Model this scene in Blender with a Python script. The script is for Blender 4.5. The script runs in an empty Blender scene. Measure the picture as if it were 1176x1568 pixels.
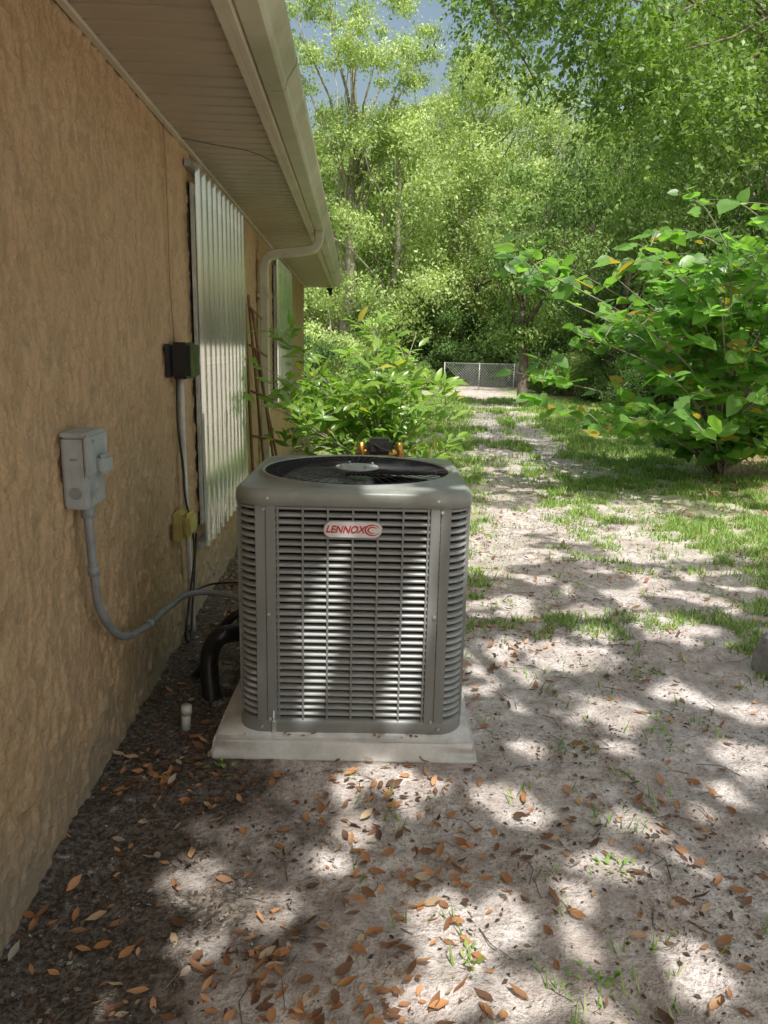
import bpy, math, random, bmesh
import numpy as np
from mathutils import Matrix, Vector
random.seed(7); rng=np.random.default_rng(7)
SC=bpy.context.scene; COL=SC.collection
R=math.radians
S=Vector((0.13,-0.5,1.0))          # direction towards the sun (unnormalised, z=1)

# ------------------------------------------------------------------ helpers
def fin(o,parent=None,mat=None,smooth=False):
    COL.objects.link(o)
    if mat:
        for m in (mat if isinstance(mat,(list,tuple)) else [mat]): o.data.materials.append(m)
    if smooth and o.type=='MESH':
        o.data.polygons.foreach_set('use_smooth',[True]*len(o.data.polygons))
    if parent: o.parent=parent
    return o
def empty(name,loc=(0,0,0),rot=0):
    e=bpy.data.objects.new(name,None); e.location=loc; e.rotation_euler=(0,0,rot); e.empty_display_size=.2; COL.objects.link(e); return e
class MB:
    def __init__(s): s.v=[]; s.f=[]; s.m=[]; s.cur=0
    def add(s,vs,fs):
        b=len(s.v); s.v+= [tuple(p) for p in vs]; s.f+=[tuple(b+i for i in f) for f in fs]; s.m+=[s.cur]*len(fs)
    def box(s,x0,x1,y0,y1,z0,z1,bev=0):
        if bev<=0:
            s.add([(x0,y0,z0),(x1,y0,z0),(x1,y1,z0),(x0,y1,z0),(x0,y0,z1),(x1,y0,z1),(x1,y1,z1),(x0,y1,z1)],
             [(0,3,2,1),(4,5,6,7),(0,1,5,4),(1,2,6,5),(2,3,7,6),(3,0,4,7)]); return
        bm=bmesh.new(); bmesh.ops.create_cube(bm,size=1)
        for v in bm.verts:
            v.co=Vector(((x0+x1)/2+v.co.x*(x1-x0),(y0+y1)/2+v.co.y*(y1-y0),(z0+z1)/2+v.co.z*(z1-z0)))
        bmesh.ops.bevel(bm,geom=bm.edges[:],offset=bev,segments=2,affect='EDGES')
        bm.verts.index_update()
        s.add([v.co[:] for v in bm.verts],[[v.index for v in f.verts] for f in bm.faces]); bm.free()
    def tube(s,pts,rad,n=8,caps=True):
        pts=[Vector(p) for p in pts]; k=len(pts)
        if not isinstance(rad,(list,tuple)): rad=[rad]*k
        vs=[]; up=None
        for i,p in enumerate(pts):
            t=(pts[min(i+1,k-1)]-pts[max(i-1,0)]).normalized()
            if up is None: up=Vector((0,0,1)) if abs(t.z)<.9 else Vector((1,0,0))
            a=t.cross(up); 
            if a.length<1e-4: a=t.cross(Vector((1,.3,0)))
            a.normalize(); b=a.cross(t).normalized(); up=b
            for j in range(n):
                th=2*math.pi*j/n; vs.append(p+(a*math.cos(th)+b*math.sin(th))*rad[i])
        fs=[(i*n+j,i*n+(j+1)%n,(i+1)*n+(j+1)%n,(i+1)*n+j) for i in range(k-1) for j in range(n)]
        if caps: fs+=[tuple(range(n-1,-1,-1)),tuple((k-1)*n+j for j in range(n))]
        s.add(vs,fs)
    def cyl(s,p0,p1,r0,r1=None,n=16): s.tube([p0,p1],[r0,r0 if r1 is None else r1],n)
    def obj(s,name,mats,parent=None,smooth=False):
        me=bpy.data.meshes.new(name); me.from_pydata(s.v,[],s.f); 
        o=bpy.data.objects.new(name,me); fin(o,parent,mats,smooth)
        me.polygons.foreach_set('material_index',s.m); me.update()
        return o
def smooth_path(pts,n=6):
    P=[Vector(p) for p in pts]; out=[]
    for i in range(len(P)-1):
        p0=P[max(i-1,0)];p1=P[i];p2=P[i+1];p3=P[min(i+2,len(P)-1)]
        for j in range(n):
            t=j/n
            out.append(.5*((2*p1)+(p2-p0)*t+(2*p0-5*p1+4*p2-p3)*t*t+(3*p1-p0-3*p2+p3)*t**3))
    out.append(P[-1]); return out
_T=rng.random((256,256))
def vn(x,y):
    xi=np.floor(x).astype(int); yi=np.floor(y).astype(int); fx=x-xi; fy=y-yi
    fx=fx*fx*(3-2*fx); fy=fy*fy*(3-2*fy)
    a=_T[xi&255,yi&255]; b=_T[(xi+1)&255,yi&255]; c=_T[xi&255,(yi+1)&255]; d=_T[(xi+1)&255,(yi+1)&255]
    return (a*(1-fx)+b*fx)*(1-fy)+(c*(1-fx)+d*fx)*fy
def fbm(x,y,o=3):
    r=0;a=.5;t=0
    for i in range(o): r=r+a*vn(x*2**i+17*i,y*2**i+31*i); t+=a; a*=.5
    return r/t
def sst(a,b,x): t=np.clip((x-a)/(b-a),0,1); return t*t*(3-2*t)
def grid_mesh(name,us,vs,fn,mat,parent=None,smooth=True,flip=False):
    U,V=np.meshgrid(us,vs,indexing='ij'); P=fn(U,V).reshape(-1,3).astype(np.float32)
    nu,nv=len(us),len(vs); I=np.arange(nu*nv).reshape(nu,nv)
    F=np.stack([I[:-1,:-1],I[1:,:-1],I[1:,1:],I[:-1,1:]],-1).reshape(-1,4)
    if flip: F=F[:,::-1]
    return np_mesh(name,P,F,mat,parent,smooth)
def np_mesh(name,P,F,mat,parent=None,smooth=False,link=True):
    F=np.ascontiguousarray(F,dtype=np.int32); k=F.shape[1]
    me=bpy.data.meshes.new(name); me.vertices.add(len(P)); me.vertices.foreach_set('co',np.ascontiguousarray(P,dtype=np.float32).ravel())
    me.loops.add(F.size); me.loops.foreach_set('vertex_index',F.ravel())
    me.polygons.add(len(F)); me.polygons.foreach_set('loop_start',np.arange(0,F.size,k,dtype=np.int32)); me.polygons.foreach_set('loop_total',np.full(len(F),k,dtype=np.int32))
    if smooth: me.polygons.foreach_set('use_smooth',np.ones(len(F),dtype=bool))
    me.update(calc_edges=True)
    if mat: me.materials.append(mat)
    if not link: return me
    o=bpy.data.objects.new(name,me); COL.objects.link(o)
    if parent: o.parent=parent
    return o
KITE=(np.array([[0,0,0],[.45,.26,.05],[1,0,-.05],[.45,-.26,.05]]),np.array([[0,3,2,1]]))
LANCE=(np.array([[0,0,0],[.3,.15,.04],[.65,.14,.0],[1,0,-.12],[.65,-.14,.0],[.3,-.15,.04],[.3,0,0],[.65,0,-.03]]),
       np.array([[0,6,1,1],[6,7,2,1],[7,3,2,2],[0,5,6,6],[5,4,7,6],[4,3,7,7]]))
HEART=(np.array([[0,0,0],[-.12,.25,.03],[.15,.46,.04],[.55,.38,.0],[1,0,-.15],[.55,-.38,0],[.15,-.46,.04],[-.12,-.25,.03],[.15,0,-.04],[.55,0,-.09]]),
       np.array([[0,8,2,1],[8,9,3,2],[9,4,3,3],[0,7,6,8],[8,6,5,9],[9,5,4,4]]))
def nrm(a): return a/np.maximum(np.linalg.norm(a,axis=-1,keepdims=True),1e-6)
def leaves(name,pos,d,nn,size,tpl,mat,parent=None,link=True):
    V,F=tpl; d=nrm(d); sd=nrm(np.cross(nn,d)); up=np.cross(d,sd)
    P=pos[:,None,:]+size[:,None,None]*(V[None,:,0:1]*d[:,None]+V[None,:,1:2]*sd[:,None]+V[None,:,2:3]*up[:,None])
    T=[]
    for f in F:
        T.append([f[0],f[1],f[2]]); 
        if f[3]!=f[2] and f[3]!=f[0]: T.append([f[0],f[2],f[3]])
    if len(F)==1: A=F
    else: A=np.array(T)
    N=len(pos); FF=(np.arange(N)[:,None,None]*len(V)+A[None]).reshape(-1,A.shape[1])
    return np_mesh(name,P.reshape(-1,3),FF,mat,parent,link=link)
def rdir(n): return nrm(rng.normal(size=(n,3)))

# ------------------------------------------------------------------ materials
def mat(name): 
    m=bpy.data.materials.new(name); m.use_nodes=True; nt=m.node_tree; nt.nodes.clear()
    o=nt.nodes.new('ShaderNodeOutputMaterial'); return m,nt,o
class G:
    def __init__(s,nt): s.nt=nt
    def n(s,t,inp=None,**k):
        nd=s.nt.nodes.new(t)
        for a,b in k.items(): setattr(nd,a,b)
        for a,b in (inp or {}).items():
            if hasattr(b,'is_output') : s.nt.links.new(b,nd.inputs[a])
            else: nd.inputs[a].default_value=b
        return nd
    def noise(s,vec,scale,detail=4,rough=.55,**k):
        return s.n('ShaderNodeTexNoise',{'Vector':vec,'Scale':scale,'Detail':detail,'Roughness':rough}).outputs[0]
    def ramp(s,fac,stops):
        r=s.n('ShaderNodeValToRGB',{'Fac':fac}); cr=r.color_ramp
        while len(cr.elements)<len(stops): cr.elements.new(.5)
        for e,(p,c) in zip(cr.elements,stops): e.position=p; e.color=(*c,1) if not isinstance(c,(int,float)) else (c,c,c,1)
        return r.outputs[0]
    def mix(s,f,a,b,bt='MIX'):
        m=s.n('ShaderNodeMix',data_type='RGBA',blend_type=bt)
        for i,x in ((0,f),(6,a),(7,b)):
            if hasattr(x,'is_output'): s.nt.links.new(x,m.inputs[i])
            elif i==0: m.inputs[0].default_value=x
            else: m.inputs[i].default_value=(*x,1) if len(x)==3 else x
        return m.outputs[2]
    def math(s,op,a,b=0,clamp=False):
        m=s.n('ShaderNodeMath',operation=op,use_clamp=clamp)
        for i,x in ((0,a),(1,b)):
            if hasattr(x,'is_output'): s.nt.links.new(x,m.inputs[i])
            else: m.inputs[i].default_value=x
        return m.outputs[0]
def simple(name,col,rough=.5,metal=0,var=.25,scale=12,bump=.0,dirt=None,spec=.5,coat=0):
    m,nt,o=mat(name); g=G(nt); tc=g.n('ShaderNodeTexCoord').outputs['Object']
    nz=g.noise(tc,scale,3,.65)
    c=tuple(col); lo=tuple(x*(1-var) for x in c); hi=tuple(min(1,x*(1+var)) for x in c)
    cc=g.ramp(nz,[(.3,lo),(.7,hi)])
    if dirt:
        nz2=g.noise(tc,scale*.35,6,.7); cc=g.mix(g.ramp(nz2,[(.5,0),(.68,.7)]),cc,dirt)
    b=g.n('ShaderNodeBsdfPrincipled',{'Base Color':cc,'Metallic':metal,'Specular IOR Level':spec})
    nt.links.new(g.ramp(nz,[(.3,max(0,rough-.1)),(.7,min(1,rough+.1))]),b.inputs['Roughness'])
    if bump>0:
        bm=g.n('ShaderNodeBump',{'Height':g.noise(tc,scale*6,2,.6),'Strength':bump,'Distance':.004}); nt.links.new(bm.outputs[0],b.inputs['Normal'])
    nt.links.new(b.outputs[0],o.inputs[0]); return m
def leafmat(name,c1,c2,trans=.4,rough=.5,clump=.9,tcol=None,yellow=None,gloss=True):
    m,nt,o=mat(name); g=G(nt); ge=g.n('ShaderNodeNewGeometry'); tc=ge.outputs['Position']
    rnd=ge.outputs['Random Per Island']
    nz=g.noise(tc,clump,2,.6); f=g.math('ADD',g.math('MULTIPLY',rnd,.45),g.math('MULTIPLY',g.math('SUBTRACT',nz,.32),1.5),True)
    c=g.mix(f,c1,c2)
    if yellow: c=g.mix(g.ramp(rnd,[(.95,0),(.96,1)]),c,yellow)
    if gloss: b=g.n('ShaderNodeBsdfPrincipled',{'Base Color':c,'Roughness':rough,'Specular IOR Level':.45})
    else: b=g.n('ShaderNodeBsdfDiffuse',{'Color':c})
    if trans>0:
        t=g.n('ShaderNodeBsdfTranslucent',{'Color':g.mix(1.0,c,tcol or (1.5,1.7,.6),'MULTIPLY')})
        mx=g.n('ShaderNodeMixShader',{0:trans}); nt.links.new(b.outputs[0],mx.inputs[1]); nt.links.new(t.outputs[0],mx.inputs[2])
        nt.links.new(mx.outputs[0],o.inputs[0])
    else: nt.links.new(b.outputs[0],o.inputs[0])
    return m

M_leaf_light=leafmat('foliage_light',(.15,.23,.08),(.62,.72,.34),.28,clump=.55,gloss=False)  # light green leaves, paled further to stand in for distance haze
M_leaf_mid=leafmat('foliage_mid',(.07,.13,.045),(.36,.50,.18),.25,clump=.7,gloss=False)
M_leaf_dark=leafmat('foliage_dark',(.04,.08,.03),(.20,.32,.11),.25,clump=.7,gloss=False)
M_leaf_canopy=leafmat('foliage_canopy',(.28,.31,.18),(.46,.50,.28),.5,tcol=(1.3,1.3,1.0),gloss=False)  # pale leaves of the unseen crown, made translucent to brighten the shade below
M_leaf_droop=leafmat('foliage_drooping',(.045,.085,.025),(.30,.46,.11),.35,.45,1.5)
M_leaf_shrub=leafmat('shrub_leaf',(.09,.20,.03),(.36,.54,.11),.4,.26,3.0,yellow=(.5,.45,.08))
M_leaf_big=leafmat('broad_leaf',(.06,.16,.035),(.32,.56,.15),.5,.36,1.9,yellow=(.42,.30,.07))
M_bark=simple('bark',(.16,.13,.10),.9,0,.5,9,.8)
M_barkl=simple('bark_light',(.30,.27,.22),.9,0,.4,6,.6)
M_ac=simple('ac_paint',(.36,.372,.36),.40,.1,.08,7)
M_ac2=simple('ac_paint_post',(.26,.27,.26),.40,.1,.10,5)
M_cap=simple('ac_cap_paint',(.31,.325,.295),.38,.1,.14,5,dirt=(.24,.25,.21))
M_dark=simple('dark_interior',(.015,.015,.015),.8)
M_black=simple('black_plastic',(.022,.022,.022),.35)
M_guard=simple('guard_wire',(.05,.05,.05),.45)
M_blade=simple('fan_blade_metal',(.20,.205,.205),.3,.4,.15)
M_fan=simple('brushed_metal',(.42,.43,.42),.45,.1,.15)
M_screw=simple('screw_metal',(.7,.7,.68),.35,.6)
M_pad=simple('pad_composite',(.74,.74,.72),.85,0,.16,9,.5,dirt=(.44,.40,.35))
M_box=simple('grey_enclosure',(.43,.46,.47),.5,.1,.1,15,.1,dirt=(.30,.30,.27))
M_cond=simple('grey_conduit',(.25,.27,.28),.5)
M_pvc=simple('white_pvc',(.62,.60,.55),.45,0,.15,10,.1,dirt=(.36,.33,.26))
M_yel=simple('yellowed_cover',(.50,.42,.14),.5,0,.2)
M_brass=simple('brass',(.55,.33,.09),.35,.9)
M_gut=simple('gutter_paint',(.50,.48,.36),.45,0,.14,3,.1,dirt=(.27,.28,.16))
M_sof=simple('soffit_vinyl',(.40,.33,.24),.55,0,.12,2.5,.1)
M_fascia=simple('fascia',(.54,.48,.37),.5,0,.12,3,.1)
M_white=simple('window_frame',(.66,.64,.6),.5)
M_roof=simple('roof_shingle',(.12,.11,.10),.95,0,.4,20,.6)
M_wood=simple('trellis_wood',(.21,.11,.065),.8,0,.35,20,.5)
M_rock=simple('rock',(.34,.33,.31),.9,0,.3,10,.8)
M_galv=simple('galvanised',(.42,.43,.43),.5,.2)
M_red=simple('badge_red',(.60,.02,.02),.4,0,.05)
M_bw=simple('badge_white',(.8,.8,.8),.35,0,.05)

def glassmat():
    m,nt,o=mat('window_glass'); g=G(nt)
    b=g.n('ShaderNodeBsdfPrincipled',{'Base Color':(.05,.06,.055,1),'Roughness':.05,'Specular IOR Level':.8}); nt.links.new(b.outputs[0],o.inputs[0]); return m
M_glass=glassmat()
def polycarb():
    m,nt,o=mat('clear_corrugated_plastic'); g=G(nt); tc=g.n('ShaderNodeTexCoord').outputs['Object']
    b=g.n('ShaderNodeBsdfPrincipled',{'Base Color':(.80,.82,.74,1),'Roughness':.15,'Specular IOR Level':1.0})
    t=g.n('ShaderNodeBsdfTransparent',{'Color':(.92,.96,.92,1)})
    gl=g.n('ShaderNodeBsdfGlossy',{'Color':(1,1,.95,1),'Roughness':.05})
    haze=g.ramp(g.noise(tc,3,4,.7),[(.35,.60),(.65,.80)])
    m1=g.n('ShaderNodeMixShader',{0:haze}); nt.links.new(b.outputs[0],m1.inputs[1]); nt.links.new(t.outputs[0],m1.inputs[2])
    m2=g.n('ShaderNodeMixShader',{0:.40}); nt.links.new(m1.outputs[0],m2.inputs[1]); nt.links.new(gl.outputs[0],m2.inputs[2])
    nt.links.new(m2.outputs[0],o.inputs[0]); return m
M_poly=polycarb()
def stucco():
    m,nt,o=mat('stucco'); g=G(nt); tc=g.n('ShaderNodeTexCoord').outputs['Object']
    big=g.noise(tc,.9,4,.6); fine=g.noise(tc,75,3,.6); mid=g.noise(tc,6,4,.7)
    c=g.mix(g.ramp(big,[(.3,0),(.7,1)]),(.46,.31,.17),(.56,.395,.225))
    c=g.mix(g.ramp(fine,[(.35,.3),(.6,0)]),c,(.32,.21,.115))
    c=g.mix(g.ramp(mid,[(.5,0),(.75,.25)]),c,(.58,.44,.29))
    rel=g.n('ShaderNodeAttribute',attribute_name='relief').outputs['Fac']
    c=g.mix(g.ramp(rel,[(.08,.42),(.38,0)]),c,(.20,.13,.07))     # hollows darkened in the colour, painted shade that brings out the relief
    sz=g.n('ShaderNodeSeparateXYZ',{0:tc}).outputs[2]
    low=g.math('SUBTRACT',g.math('MULTIPLY',g.noise(tc,5,4,.6),.75),sz)
    c=g.mix(g.ramp(low,[(.0,0),(.3,.6)]),c,(.31,.27,.20))
    b=g.n('ShaderNodeBsdfPrincipled',{'Base Color':c,'Roughness':.75,'Specular IOR Level':.45})
    bm=g.n('ShaderNodeBump',{'Height':fine,'Strength':1.0,'Distance':.008}); nt.links.new(bm.outputs[0],b.inputs['Normal'])
    nt.links.new(b.outputs[0],o.inputs[0]); return m
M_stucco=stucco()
def groundmat():
    m,nt,o=mat('sandy_ground'); g=G(nt); P=g.n('ShaderNodeNewGeometry').outputs['Position']
    xyz=g.n('ShaderNodeSeparateXYZ',{0:P}); X,Y=xyz.outputs[0],xyz.outputs[1]
    n1=g.noise(P,2.2,4,.65); n2=g.noise(P,11,4,.7); n3=g.noise(P,60,3,.75)
    sand=g.mix(g.ramp(n2,[(.35,0),(.65,1)]),(.47,.41,.375),(.78,.72,.68))
    sand=g.mix(g.ramp(n3,[(.48,0),(.66,.72)]),sand,(.26,.21,.18))
    sand=g.mix(g.ramp(n1,[(.46,.0),(.63,.6)]),sand,(.33,.27,.235))
    dk=g.math('ADD',g.math('MULTIPLY',X,-1.0),g.math('MULTIPLY',g.math('SUBTRACT',n1,.5),1.8))
    dk=g.math('ADD',dk,g.math('MULTIPLY',g.math('SUBTRACT',n2,.5),.9))
    dkf=g.ramp(dk,[(.06,0),(.44,1)])
    soil=g.mix(g.ramp(n3,[(.4,0),(.64,1)]),(.065,.052,.043),(.21,.18,.15))
    soil=g.mix(g.ramp(g.noise(P,14,5,.85),[(.58,0),(.66,.75)]),soil,(.50,.48,.45))
    c=g.mix(dkf,sand,soil)
    path=g.math('ADD',1.0,g.math('MULTIPLY',Y,.13))
    dist=g.math('ABSOLUTE',g.math('SUBTRACT',X,path))
    far=g.math('MULTIPLY',g.math('SUBTRACT',Y,4.0),.15,True)
    gm=g.math('MULTIPLY',g.ramp(g.math('ADD',g.math('MULTIPLY',dist,.5),g.math('SUBTRACT',n1,.5)),[(.25,0.04),(.55,1)]),far,True)
    gm=g.math('MULTIPLY',gm,g.ramp(n2,[(.36,.12),(.58,1)]),True)
    turf=g.mix(n2,(.18,.27,.07),(.46,.52,.22))
    c=g.mix(gm,c,turf)
    lit=g.ramp(g.math('ADD',g.math('MULTIPLY',g.math('SUBTRACT',X,g.math('ADD',2.9,g.math('MULTIPLY',Y,.12))),.8),g.math('SUBTRACT',n1,.5)),[(.2,0),(.9,.85)])
    litter=g.mix(g.noise(P,22,4,.75),(.16,.095,.055),(.54,.36,.22))
    c=g.mix(g.math('MULTIPLY',lit,g.ramp(g.math('MULTIPLY',Y,.1),[(.5,0),(.75,1)])),c,litter)
    b=g.n('ShaderNodeBsdfPrincipled',{'Base Color':c,'Roughness':.95,'Specular IOR Level':.15})
    hh=g.math('ADD',g.math('MULTIPLY',n3,.6),n2)
    bm=g.n('ShaderNodeBump',{'Height':hh,'Strength':1.0,'Distance':.025}); nt.links.new(bm.outputs[0],b.inputs['Normal'])
    nt.links.new(b.outputs[0],o.inputs[0]); return m
M_ground=groundmat()
def islandmat(name,stops,rough=.7,trans=.15):
    m,nt,o=mat(name); g=G(nt); ge=g.n('ShaderNodeNewGeometry')
    c=g.ramp(ge.outputs['Random Per Island'],stops)
    b=g.n('ShaderNodeBsdfPrincipled',{'Base Color':c,'Roughness':rough,'Specular IOR Level':.3})
    t=g.n('ShaderNodeBsdfTranslucent',{'Color':c}); mx=g.n('ShaderNodeMixShader',{0:trans})
    nt.links.new(b.outputs[0],mx.inputs[1]); nt.links.new(t.outputs[0],mx.inputs[2]); nt.links.new(mx.outputs[0],o.inputs[0]); return m
M_fallen=islandmat('fallen_leaf',[(0,(.11,.065,.045)),(.35,(.28,.145,.075)),(.6,(.46,.22,.095)),(.82,(.60,.32,.15)),(.93,(.54,.40,.26)),(1,(.44,.39,.33))])
M_grass=islandmat('grass_blade',[(0,(.13,.25,.04)),(.5,(.27,.45,.09)),(.85,(.42,.57,.16)),(1,(.58,.53,.28))],.5,.35)

# ------------------------------------------------------------------ world, sun, camera
w=bpy.data.worlds.new("World"); SC.world=w; w.use_nodes=True; nt=w.node_tree; bg=nt.nodes['Background']
sky=nt.nodes.new('ShaderNodeTexSky'); sky.sky_type='NISHITA'; sky.sun_disc=False
Sn=S.normalized(); sky.sun_elevation=math.asin(Sn.z); sky.sun_rotation=math.atan2(S.x,S.y); sky.dust_density=6.0; sky.air_density=1.8
nt.links.new(sky.outputs[0],bg.inputs[0]); bg.inputs[1].default_value=.15
L=bpy.data.lights.new('sun','SUN'); L.energy=5; L.angle=R(.55); L.color=(1,.965,.91)
lo=bpy.data.objects.new('sun',L); COL.objects.link(lo); lo.rotation_euler=S.to_track_quat('Z','Y').to_euler(); lo.location=(3,-8,16)
cd=bpy.data.cameras.new('camera'); cam=bpy.data.objects.new('camera',cd); COL.objects.link(cam); SC.camera=cam
cd.sensor_fit='VERTICAL'; cd.sensor_height=24; cd.lens=1141/1568*24; cd.clip_start=.05; cd.clip_end=1500
cam.matrix_world=Matrix.Translation((0,0,1.5))@(Matrix.Rotation(R(-2.4),3,'Z')@Matrix.Rotation(math.pi/2-R(12.5),3,'X')@Matrix.Rotation(R(1.3),3,'Z')).to_4x4()
SC.view_settings.view_transform='Standard'; SC.view_settings.look='None'; SC.view_settings.exposure=0

# ------------------------------------------------------------------ ground
def gh(x,y):
    h=(fbm(x*1.3,y*1.3,3)-.5)*.08+(fbm(x*7+5,y*7,3)-.5)*.045+(vn(x*24,y*24)-.5)*.008
    pad=np.maximum(np.abs(x)-.55,0)+np.maximum(np.abs(y-3.0)-.6,0)
    k=sst(0,.25,pad); far=1+sst(20,80,np.abs(y))*6
    return h*(.25+.75*k)*far-.004
xs=np.unique(np.concatenate([-np.geomspace(1.2,400,30),np.arange(-1.2,4,.026),4+np.geomspace(.05,396,55)]))
ys=np.unique(np.concatenate([-np.geomspace(.5,400,25),np.arange(-.5,1,.2),np.arange(1,6,.026),6+np.geomspace(.05,594,110)]))
grid_mesh('ground',xs,ys,lambda U,V:np.stack([U,V,gh(U,V)],-1),M_ground)
def ghs(x,y): return gh(np.asarray(x,float),np.asarray(y,float))

# ------------------------------------------------------------------ house
H=empty('stucco_house')
WX=-.87; SZ=2.46; YE=12.8; YN=-4
wy=np.unique(np.concatenate([np.arange(YN,1.2,.2),np.arange(1.2,6.5,.0075),np.arange(6.5,YE,.04),[YE]])); wz=np.arange(-.1,SZ+.03,.0085)
def relief(Y,Z):
    Yw=Y+.03*(vn(Y*13,Z*13)-.5); Zw=Z+.04*(vn(Y*11+40,Z*11)-.5)
    a=vn(Yw*36+3,Zw*18); b=vn(Y*110,Z*90+9); c=fbm(Y*7+50,Z*5+20,2); e=vn(Yw*64+9,Zw*40+5)
    t=vn(Yw*26+77,Zw*10+5); lump=sst(.50,.68,a)*sst(.32,.52,c)
    ridge=sst(.80,.97,1-np.abs(t*2-1))
    return lump*.6+ridge*.35+b*.20+e*.30
def wallf(Y,Z): return np.stack([WX+relief(Y,Z)*.0145-.0125,Y,Z],-1)
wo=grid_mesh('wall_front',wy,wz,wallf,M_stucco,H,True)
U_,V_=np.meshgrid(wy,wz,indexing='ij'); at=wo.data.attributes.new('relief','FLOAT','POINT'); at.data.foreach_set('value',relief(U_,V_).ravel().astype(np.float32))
b=MB(); b.box(-9,WX-.02,YN,YE,-.1,SZ+.02); b.box(WX-.06,WX+.002,YE-.004,YE+.002,-.1,SZ); b.obj('walls',M_stucco,H)
EX=-.39
b=MB(); ylist=[]; y=YN
while y<13.0:
    ylist+= [(y,0),(y+.085,0),(y+.090,.012),(y+.108,.012),(y+.113,0)]; y+=.116
v=[]
for (yy,dz) in ylist: v+=[(WX-.01,yy,SZ+dz),(EX+.01,yy,SZ+dz)]
b.add(v,[(2*i,2*i+2,2*i+3,2*i+1) for i in range(len(ylist)-1)]); b.obj('soffit',M_sof,H)
b=MB()
b.box(WX+.001,WX+.022,YN,13.0,SZ-.018,SZ-.002)
b.box(EX-.03,EX-.004,YN,13.05,SZ-.022,SZ-.003)
b.box(EX-.003,EX+.018,YN,13.05,SZ-.02,SZ+.16)
b.box(-.9,EX+.01,13.0,13.04,SZ-.01,SZ+.13)
b.obj('fascia',M_fascia,H)
prof=[(EX+.02,SZ+.125),(EX+.02,SZ+.012),(EX+.028,SZ+.004),(EX+.095,SZ+.004),(EX+.104,SZ+.016),(EX+.108,SZ+.045),(EX+.128,SZ+.075),(EX+.145,SZ+.1),(EX+.147,SZ+.128),(EX+.135,SZ+.13),(EX+.132,SZ+.118),(EX+.10,SZ+.06),(EX+.09,SZ+.02),(EX+.03,SZ+.015)]
b=MB(); segs=[YN,3.2,3.21,6.3,6.31,9.4,9.41,13.08]; n=len(prof); vs=[]
for i,yy in enumerate(segs):
    for (px,pz) in prof: vs.append((px,yy,pz-(.0015 if i%2 else 0)))
fs=[(i*n+j,i*n+(j+1)%n,(i+1)*n+(j+1)%n,(i+1)*n+j) for i in range(len(segs)-1) for j in range(n)]
b.add(vs,fs); b.add([(px,13.083,pz) for px,pz in prof[:10]],[tuple(range(10))])
for yy in (3.2,6.3,9.4):
    b.add([(px+(.002 if px>-.35 else 0),yy+q,pz-.003) for q in (0,.025) for px,pz in prof[:10]],[(j,j+1,j+11,j+10) for j in range(9)])
b.obj('gutter',M_gut,H)
b=MB(); b.add([(EX+.04,YN,SZ+.15),(EX+.04,13.1,SZ+.15),(-5,13.1,SZ+2.2),(-5,YN,SZ+2.2),(-9.6,YN,SZ+.15),(-9.6,13.1,SZ+.15)],[(0,1,2,3),(3,2,5,4)])
b.add([(EX,YE,SZ+.13),(-5,YE,SZ+2.17),(-9.5,YE,SZ+.13)],[(0,1,2)]); b.obj('roof',M_roof,H)
def window(y0,y1,z0,z1,tag):
    b=MB(); b.box(WX-.01,WX+.008,y0,y1,z0,z1); b.obj('window_glass_'+tag,M_glass,H)
    b=MB(); t=.05
    for (a,c,d,e) in ((y0,y1,z1-t,z1),(y0,y1,z0,z0+t)): b.box(WX,WX+.02,a,c,d,e)
    for (a,c,d,e) in ((y0,y0+t,z0+t,z1-t),(y1-t,y1,z0+t,z1-t),((y0+y1)/2-.02,(y0+y1)/2+.02,z0+t,z1-t)): b.box(WX,WX+.02,a,c,d,e)
    b.box(WX,WX+.019,y0+t,(y0+y1)/2-.02,(z0+z1)/2-.02,(z0+z1)/2+.02); b.box(WX,WX+.019,(y0+y1)/2+.02,y1-t,(z0+z1)/2-.02,(z0+z1)/2+.02)
    b.obj('window_frame_'+tag,M_white,H)
window(4.12,5.58,.5,2.3,'a'); window(8.1,9.7,1.0,2.3,'b')
def panel(y0,y1,z0,z1,tag):
    ys=np.arange(y0,y1,.008); zs=np.array([z0,(z0+z1)/2,z1])
    def f(Y,Z):
        ph=np.sin(2*np.pi*(Y-y0)/.15); tr=np.clip(ph*1.6,-1,1)
        return np.stack([WX+.052+.022*tr+0*Z,Y,Z+0*Y],-1)
    grid_mesh('corrugated_panel_'+tag,ys,zs,f,M_poly,H,True)
    b=MB(); b.box(WX+.003,WX+.03,y0-.01,y1+.01,z1-.02,z1+.012); b.box(WX+.003,WX+.03,y0-.01,y1+.01,z0-.012,z0+.02)
    for yy in (y0+.11,y0+.56,y0+1.01,y0+1.46): 
        for zz in (z0+.03,z1-.03): b.cyl((WX+.03,yy,zz),(WX+.045,yy,zz),.012,.012,8)
    b.obj('panel_track_'+tag,M_galv,H)
panel(4.05,5.66,.39,2.38,'a'); panel(8.0,9.8,.9,2.36,'b')
b=MB()
def rect_sweep(b,pts,hx,hy):
    vs=[]
    for (p,ax,ay) in pts:
        p=Vector(p);ax=Vector(ax);ay=Vector(ay)
        for (sx,sy) in ((-1,-.8),(-.8,-1),(.8,-1),(1,-.8),(1,.8),(.8,1),(-.8,1),(-1,.8)): vs.append(p+ax*sx*hx+ay*sy*hy)
    k=len(pts); b.add(vs,[(i*8+j,i*8+(j+1)%8,(i+1)*8+(j+1)%8,(i+1)*8+j) for i in range(k-1) for j in range(8)])
Yd=6.85; Yv=(0,1,0)
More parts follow.
